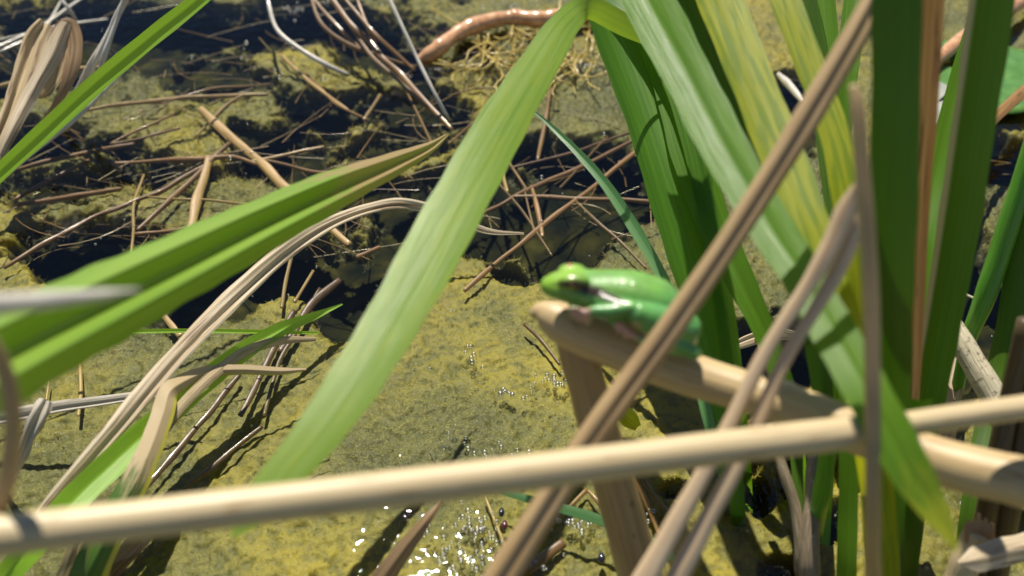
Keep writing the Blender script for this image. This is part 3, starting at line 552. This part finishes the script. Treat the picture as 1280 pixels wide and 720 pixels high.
for pts, wd, lb in (([(182,-40,.08),(150,15,.06),(112,80,.04),(90,128,.02),(70,170,-.01)],7,WB),([(172,-40,.08),(158,-5,.07),(132,52,.05),(112,92,.035),(100,140,.01)],9,WB),([(165,-30,.085),(148,20,.066),(130,70,.05),(120,110,.03)],7,WB),
  ([(290,-20,.06),(255,2,.055),(200,44,.045),(125,118,.03),(90,152,.022),(40,192,.012),(0,226,.004),(-40,260,-.01)],6,'long grey dead stem running along beneath the lime green leaf'),([(115,-10),(60,28),(-10,62)],6,WL),([(80,-5),(50,40),(0,65)],5,WL),([(135,24),(80,32),(-10,52)],5,WL),
  ([(333,-20,.03),(336,5,.026),(347,38,.018),(376,62,.012),(410,82,.006),(436,94,-.002)],7,'white dead stem bending down into the algae, beside the brown bundle'),([(478,-20,.05),(492,10,.042),(520,70,.024),(545,120,.01),(562,152,-.004)],6,'straight thin pale stem crossing the end of the orange root'),([(60,-20,.03),(85,10,.02),(95,25,.01)],5,WL)):
    straw(pts, wd, 'straw_pale', lb, G_PL, name='dead_reed_stalk', flat=.8)
BN = ('brown dead stem in the loose bundle running to the orange root', 'bundle of brown dead stems')
for pts, wd in (([(400,-20,.03),(440,32,.018),(500,92,.006),(565,162,-.002)],8),([(424,-10,.03),(470,44,.02),(518,88,.006)],6),([(412,-5,.02),(466,72,.01),(535,135,.002)],6),([(380,-15,.02),(410,20,.014),(450,60,.006)],5),([(440,-20,.03),(462,40,.02),(470,55,.015)],5),([(385,-20,.03),(402,30,.018),(440,58,.01),(520,84,.002)],6)):
    straw(pts, wd, 'straw', *BN, name='dead_reed_stalk')
WT = ('dark soaked stem shining beside the drooping pale leaf', 'wet dark stems')
for pts, wd in (([(300,520),(338,445),(368,388)],11),([(180,612),(225,560),(300,468)],9),([(228,612),(270,580),(328,533)],8),([(335,605),(360,592),(412,574)],6),([(330,520),(350,450),(400,360)],6),([(350,440),(390,380),(425,350)],12)):
    straw(pts, wd, 'straw_dark', *WT, name='soaked_stalk')
for pts, wd, mt, lb in (([(250,136),(310,190),(372,250),(436,306)],14,'straw_tan','flat broad tan straw slanting under the folded green leaf'),([(522,345),(500,395),(484,425),(464,460)],10,'dead_orange','orange brown straw beside the broad pale drooping leaf'),
  ([(640,716),(672,672),(734,612)],9,'straw','brown bent straw propped by the perch leg'),([(734,612),(748,628),(766,652)],7,'straw','short brown straw meeting the bent straw at its apex'),([(640,728),(675,700),(705,678)],18,'straw','flat rotten brown straw under the grooved stalk'),
  ([(786,580),(806,622),(824,668)],8,'dead_orange','orange straw standing by the perch leg'),([(796,585),(818,620),(845,650)],8,'straw','pale brown straw beside the orange straw'),([(972,92),(985,105),(1004,128)],10,'straw_pale','short pale stick between the yellow leaves'),
  ([(1150,345),(1215,372),(1235,380)],4,'straw_pale','thin pale straw in dark water past the beige margined leaf')):
    straw(pts, wd, mt, lb, None)

# loose fibres and tiny debris
def debris():
    random.seed(5); V, Fc = [], []
    def add(p, q, r):
        d = (q-p).normalized(); s = d.cross(Vector((0, 0, 1))).normalized()*r; u = Vector((0, 0, r)); b = len(V)
        for c in (p, q): V.extend([c+s, c+u, c-s])
        for k in range(3): k2 = (k+1) % 3; Fc.append((b+k, b+k2, b+3+k2, b+3+k))
    for i in range(170):
        px, py = random.uniform(-60, 1340), random.uniform(-30, 330)**1.0
        if random.random() < .22: py = random.uniform(330, 740)
        p = P(px, py, random.uniform(-.012, -.002)); a = random.uniform(0, 6.3); l = random.uniform(.004, .03)*(1 if py < 330 else .4)
        add(p, p+Vector((math.cos(a)*l, math.sin(a)*l, random.uniform(-.003, .003))), random.uniform(.00012, .0004))
    return finish('plant_fibres', V, Fc, 'straw_tan', [(0, i*.01) for i in range(len(V))])
def litter():
    random.seed(15); V, Fc = [], []
    for i in range(240):
        px, py = random.uniform(-40, 860), random.uniform(-30, 330)
        if px > 560 and random.random() < .4: continue
        p = P(px, py, random.uniform(-.009, .0008)); a = random.choice((.35, .6, 2.4, 2.7, 1.4))+random.gauss(0, .3); l = random.uniform(.012, .05); r = random.uniform(.00022, .00055); cv = random.gauss(0, .5); b = len(V); dz = random.uniform(-.05, .02)
        for k in range(6):
            f = k/5; d = Vector((math.cos(a+cv*f), math.sin(a+cv*f), dz)); sd_ = Vector((-d.y, d.x, 0))*r*(1-.5*f)
            V.extend([p+sd_, p+Vector((0, 0, r*.7)), p-sd_]); p = p+d*(l/5)
        for k in range(5):
            for m_ in range(3): n_ = (m_+1) % 3; Fc.append((b+3*k+m_, b+3*k+n_, b+3*k+3+n_, b+3*k+3+m_))
    return finish('straw_litter', V, Fc, 'straw', [(.5, (i % 18)*.03+i*.001) for i in range(len(V))])
tag(litter(), 'tangle of fine brown straw litter half sunk in the pond', 'litter', kind='stuff')
tag(debris(), 'fine tan plant fibres scattered through the algae', 'fibres', kind='stuff')

# ---------------------------------------------------------------- bubbles
def bubbles():
    random.seed(9); bm = bmesh.new()
    cl = [(595,665,45,26,60),(690,478,30,14,26),(645,490,25,10,12),(565,548,20,12,8),(730,80,18,6,16),(720,655,25,14,18),(640,700,40,14,30),(575,700,30,16,20),(355,85,20,10,6),(370,12,25,8,8),(300,70,40,30,6),(640,5,30,10,14),(800,640,25,12,10),(960,560,20,14,8),(590,440,20,10,5),(610,560,40,10,10)]
    sp = []
    for cx, cy, rx, ry, n in cl: sp += [(random.gauss(cx, rx*.6), random.gauss(cy, ry*.6), random.uniform(.0005, .0012)) for _ in range(n)]
    sp += [(random.uniform(0, 1280), random.uniform(0, 720), random.uniform(.0002, .0006)) for _ in range(190)]
    sp += [(x, y, .0011) for x, y in ((349,97),(240,72),(315,192),(288,198),(404,100),(637,25),(478,7),(458,451),(590,453),(589,448),(678,88),(755,168),(655,148),(740,100),(595,108),(560,85),(677,222),(677,278),(742,208),(360,10),(372,12),(378,12))]
    for x, y, r in sp:
        bmesh.ops.create_icosphere(bm, subdivisions=2, radius=r, matrix=Matrix.Translation(P(x, y, 0.0)+Vector((0, 0, r*.35))))
    me = bpy.data.meshes.new('bubbles'); bm.to_mesh(me); bm.free(); me.polygons.foreach_set('use_smooth', [True]*len(me.polygons))
    m, N, L = newmat('bubble'); fr = N('ShaderNodeFresnel', i_IOR=1.33); tr = N('ShaderNodeBsdfTransparent'); gl = N('ShaderNodeBsdfGlossy', i_Roughness=.30)
    ad = N('ShaderNodeMath', operation='MULTIPLY_ADD', i_1=1.0, i_2=.15); L(fr.outputs[0], ad.inputs[0])
    mx = N('ShaderNodeMixShader'); L(ad.outputs[0], mx.inputs[0]); L(tr.outputs[0], mx.inputs[1]); L(gl.outputs[0], mx.inputs[2]); o = N('ShaderNodeOutputMaterial'); L(mx.outputs[0], o.inputs[0]); me.materials.append(m)
    o = bpy.data.objects.new('bubbles', me); COL.objects.link(o); return o
tag(bubbles(), 'tiny glinting air bubbles scattered over the water surface', 'bubbles', kind='stuff')
def seed(px, py, col, label, rx):
    bm = bmesh.new(); bmesh.ops.create_uvsphere(bm, u_segments=16, v_segments=10, radius=1)
    for v in bm.verts: v.co.x *= 1-.3*max(v.co.y, 0); v.co.z *= .8
    c = P(px, py, .001); r = rx*depth(c)/F; me = bpy.data.meshes.new('floating_seed'); bm.to_mesh(me); bm.free(); me.polygons.foreach_set('use_smooth', [True]*len(me.polygons))
    me.materials.append(solid_mat('seed_'+label[:6], col, tuple(x*2 for x in col), rough=.12, coat=.8)); o = bpy.data.objects.new('floating_seed', me); COL.objects.link(o)
    o.location = c; o.scale = (r*.8, r*1.4, r); tag(o, label, 'seed')
seed(627, 640, (.008, .008, .015), 'glossy black seed floating on the algae beside a red one', 5)
seed(631, 656, (.06, .008, .012), 'glossy dark red seed floating beside the black one', 5)
seed(752, 697, (.010, .010, .018), 'glossy black seed floating beside the perch leg', 6)

# ---------------------------------------------------------------- frog
def frog():
    d0, px0 = .3150, .3150/F; t = R(25)
    Uv = UP*math.cos(t)-FW*math.sin(t); Lv = -(FW*math.cos(t)+UP*math.sin(t)); O = P(790, 390, d0)
    def uy(y, l): return (390+.423*l-y)/.906                # image row at lateral offset l -> height on the frog
    def W(x, u, l): return O+RT*((x-790)*px0)+Uv*(u*px0)+Lv*(l*px0)
    bm = bmesh.new()
    def ell(x, y, l, rx, ru, rl, tilt=0):
        u = uy(y, l); mt = Matrix.Identity(4); ax = (RT*math.cos(R(tilt))-Uv*math.sin(R(tilt)), Uv*math.cos(R(tilt))+RT*math.sin(R(tilt)), Lv)
        for i, (a, r) in enumerate(zip(ax, (rx, ru, rl))): 
            for j in range(3): mt[j][i] = a[j]*r*px0
        c = W(x, u, l)
        for j in range(3): mt[j][3] = c[j]
        bmesh.ops.create_icosphere(bm, subdivisions=3, radius=1, matrix=mt)
    def limb(*pts):
        for (x1, y1, l1, r1), (x2, y2, l2, r2) in zip(pts, pts[1:]):
            a, b = W(x1, uy(y1, l1), l1), W(x2, uy(y2, l2), l2); n = max(3, int((b-a).length/px0/(.3*min(r1, r2)))+1)
            for i in range(n+1):
                f = i/n; bmesh.ops.create_icosphere(bm, subdivisions=2, radius=(r1+(r2-r1)*f)*px0, matrix=Matrix.Translation(a.lerp(b, f)))
    hull = spline([(683,0,357,11,12),(690,0,357,15,19),(704,0,357,19,27),(722,0,359,21,32),(742,0,363,25,33),(764,0,370,33,36),(790,0,378,41,42),(815,0,384,41,43),(838,0,392,38,40),(856,0,406,28,32),(868,0,418,13,18)], 64)
    for x, _, y, ru, rl in hull: ell(x, y, 0, 8, ru, rl)
    ell(735, 378, 0, 26, 17, 25); ell(800, 398, 0, 46, 24, 34, 14)
    for l in (25, -25): ell(714.5, 351.5 if l > 0 else 339, l*.86, 19, 10, 12)
    for s in (1, -1):
        def q(x, y, l, r): return (x, y if s > 0 else y-.846*l, s*l, r)        # mirror across the frog's own middle
        limb(q(852, 410, 28, 22), q(824, 404, 40, 22), q(793, 391, 46, 14.5))
        limb(q(793, 396, 47, 12), q(826, 422, 49, 12), q(862, 439, 44, 9.5))
        limb(q(860, 438, 42, 8), q(868, 440, 40, 7), q(835, 436, 48, 6), q(800, 424, 49, 6), q(782, 414, 48, 5.5))
        for tx, ty in ((766, 403), (769, 411), (778, 418)): limb(q(784, 414, 48, 4.5), q(tx+4, ty, 48, 3.2), q(tx, ty, 48, 4.4))
        limb(q(750, 376, 30, 12), q(766, 382, 40, 10.5), q(784, 384, 46, 9)); limb(q(784, 384, 46, 9), q(760, 388, 47, 9), q(738, 388, 45, 7.5), q(728, 391, 44, 5.5))
        for tx, ty in ((712, 384), (714, 391), (721, 397), (730, 400)): limb(q(729, 391, 44, 4.2), q(tx+5, ty, 43, 2.9), q(tx, ty+1, 42, 4.0))
    me = bpy.data.meshes.new('frog_raw'); bm.to_mesh(me); bm.free(); raw = bpy.data.objects.new('frog_raw', me); COL.objects.link(raw)
    md = raw.modifiers.new('r', 'REMESH'); md.mode = 'VOXEL'; md.voxel_size = .00030
    sm = raw.modifiers.new('s', 'SMOOTH'); sm.factor = .6; sm.iterations = 9
    dg = bpy.context.evaluated_depsgraph_get(); fm = bpy.data.meshes.new_from_object(raw.evaluated_get(dg)); bpy.data.objects.remove(raw)
    fm.name = 'tree_frog'; fm.polygons.foreach_set('use_smooth', [True]*len(fm.polygons))
    co = np.empty(len(fm.vertices)*3, 'f'); fm.vertices.foreach_get('co', co); co = co.reshape(-1, 3)-np.array(O)
    fx = co@np.array(RT)/px0+790; fu = co@np.array(Uv)/px0; fl = co@np.array(Lv)/px0; al = np.abs(fl)
    fy = 390-.906*fu+.423*al                                                   # row as seen on the near side
    def near_line(pts, wd):
        best = np.full(len(fx), 9.0)
        for (x1, y1, w1), (x2, y2, w2) in zip(pts, pts[1:]):
            f = np.clip(((fx-x1)*(x2-x1)+(fy-y1)*(y2-y1))/((x2-x1)**2+(y2-y1)**2), 0, 1)
            best = np.minimum(best, np.hypot(fx-x1-f*(x2-x1), fy-y1-f*(y2-y1))/(w1+(w2-w1)*f))
        return np.clip(1.5-best, 0, 1)*np.clip((al-12)/8, 0, 1)
    stripe = near_line([(681,354,2),(700,355,3.2),(716,356,6),(730,361,7),(748,367,6.5),(770,376,3.5)], 1)
    nz = fbm(fx*.01, fy*.01+fl*.01, .25, 3, .5, 2)
    under = np.clip((fy-al*.25-(376+.18*(fx-700)))/6, 0, 1)*np.clip((760-fx)/20, 0, 1)
    belly = np.clip((-6-fu-.22*(fx-720)*.4)/8, 0, 1)*np.clip((34-al)/8, 0, 1)
    toes = np.clip((738-fx)/8, 0, 1)*np.clip((fy-381)/4, 0, 1)*np.clip((al-30)/6, 0, 1)
    toes = np.maximum(toes, np.clip((798-fx)/12, 0, 1)*np.clip((fy-399)/4, 0, 1)*np.clip((al-36)/5, 0, 1))
    toes = np.maximum(toes, near_line([(772,406,6),(800,418,4),(835,434,3)], 1)*.7)
    head = np.clip((735-fx)/30, 0, 1)*np.clip((fu-30)/14, 0, 1)
    g1, g2 = np.array([.095, .30, .075]), np.array([.21, .38, .025])
    c = g1+(g2-g1)*np.clip(head*.9+np.clip((fu-28)/16, 0, 1)*.45, 0, 1)[:, None]; c = c*(.68+.62*nz)[:, None]
    for mk, cc in ((under, (.30, .36, .16)), (belly, (.55, .50, .38)), (toes, (.46, .27, .22)), (stripe, (.035, .018, .012))):
        c = c*(1-mk)[:, None]+np.array(cc)*mk[:, None]
    ca = fm.color_attributes.new('skin', 'FLOAT_COLOR', 'POINT'); ca.data.foreach_set('color', np.column_stack([c, np.ones(len(c))]).astype('f').ravel())
    m, N, L = newmat('frog_skin'); at = N('ShaderNodeVertexColor', layer_name='skin'); geo = N('ShaderNodeNewGeometry')
    nz_ = N('ShaderNodeTexNoise', i_Scale=1100.0, i_Detail=3.0); L(geo.outputs['Position'], nz_.inputs['Vector']); bp = N('ShaderNodeBump', i_Strength=.25, i_Distance=.0004); L(nz_.outputs[0], bp.inputs['Height'])
    b = N('ShaderNodeBsdfPrincipled', i_Roughness=.42); L(at.outputs[0], b.inputs['Base Color']); L(bp.outputs[0], b.inputs['Normal'])
    b.inputs['Subsurface Weight'].default_value = .25; b.inputs['Subsurface Radius'].default_value = (.4, 1, .3); b.inputs['Subsurface Scale'].default_value = .0015; b.inputs['Coat Weight'].default_value = .55; b.inputs['Coat Roughness'].default_value = .2
    o_ = N('ShaderNodeOutputMaterial'); L(b.outputs[0], o_.inputs[0]); fm.materials.append(m)
    o = bpy.data.objects.new('tree_frog', fm); COL.objects.link(o)
    tag(o, 'small bright green tree frog crouching on the bent tan cane', 'frog')
    em = solid_mat('frog_iris', (.30, .16, .03), (.45, .26, .06), rough=.08, coat=1); pm = solid_mat('frog_pupil', (.004, .003, .003), (.006, .005, .004), rough=.05, coat=1)
    for s in (1, -1):
        l = 25*s; c = W(712, uy(353, 25)-(4 if s < 0 else 0), l*(.84 if s < 0 else 1)); bm = bmesh.new(); bmesh.ops.create_uvsphere(bm, u_segments=24, v_segments=14, radius=8.2*px0)
        e = bpy.data.meshes.new('eye'); bm.to_mesh(e); bm.free(); e.polygons.foreach_set('use_smooth', [True]*len(e.polygons)); e.materials.append(em)
        eo = bpy.data.objects.new('eye', e); COL.objects.link(eo); eo.parent = o; eo.location = c
        bm = bmesh.new(); bmesh.ops.create_uvsphere(bm, u_segments=20, v_segments=10, radius=1)
        pu = bpy.data.meshes.new('pupil'); bm.to_mesh(pu); bm.free(); pu.polygons.foreach_set('use_smooth', [True]*len(pu.polygons)); pu.materials.append(pm)
        po = bpy.data.objects.new('pupil', pu); COL.objects.link(po); po.parent = eo; po.location = (Lv*s*.9-RT*.35).normalized()*(5.2*px0)
        po.rotation_euler = (Lv*s).to_track_quat('Z', 'X').to_euler(); po.scale = (4.6*px0, 3.0*px0, 3.8*px0)
frog()
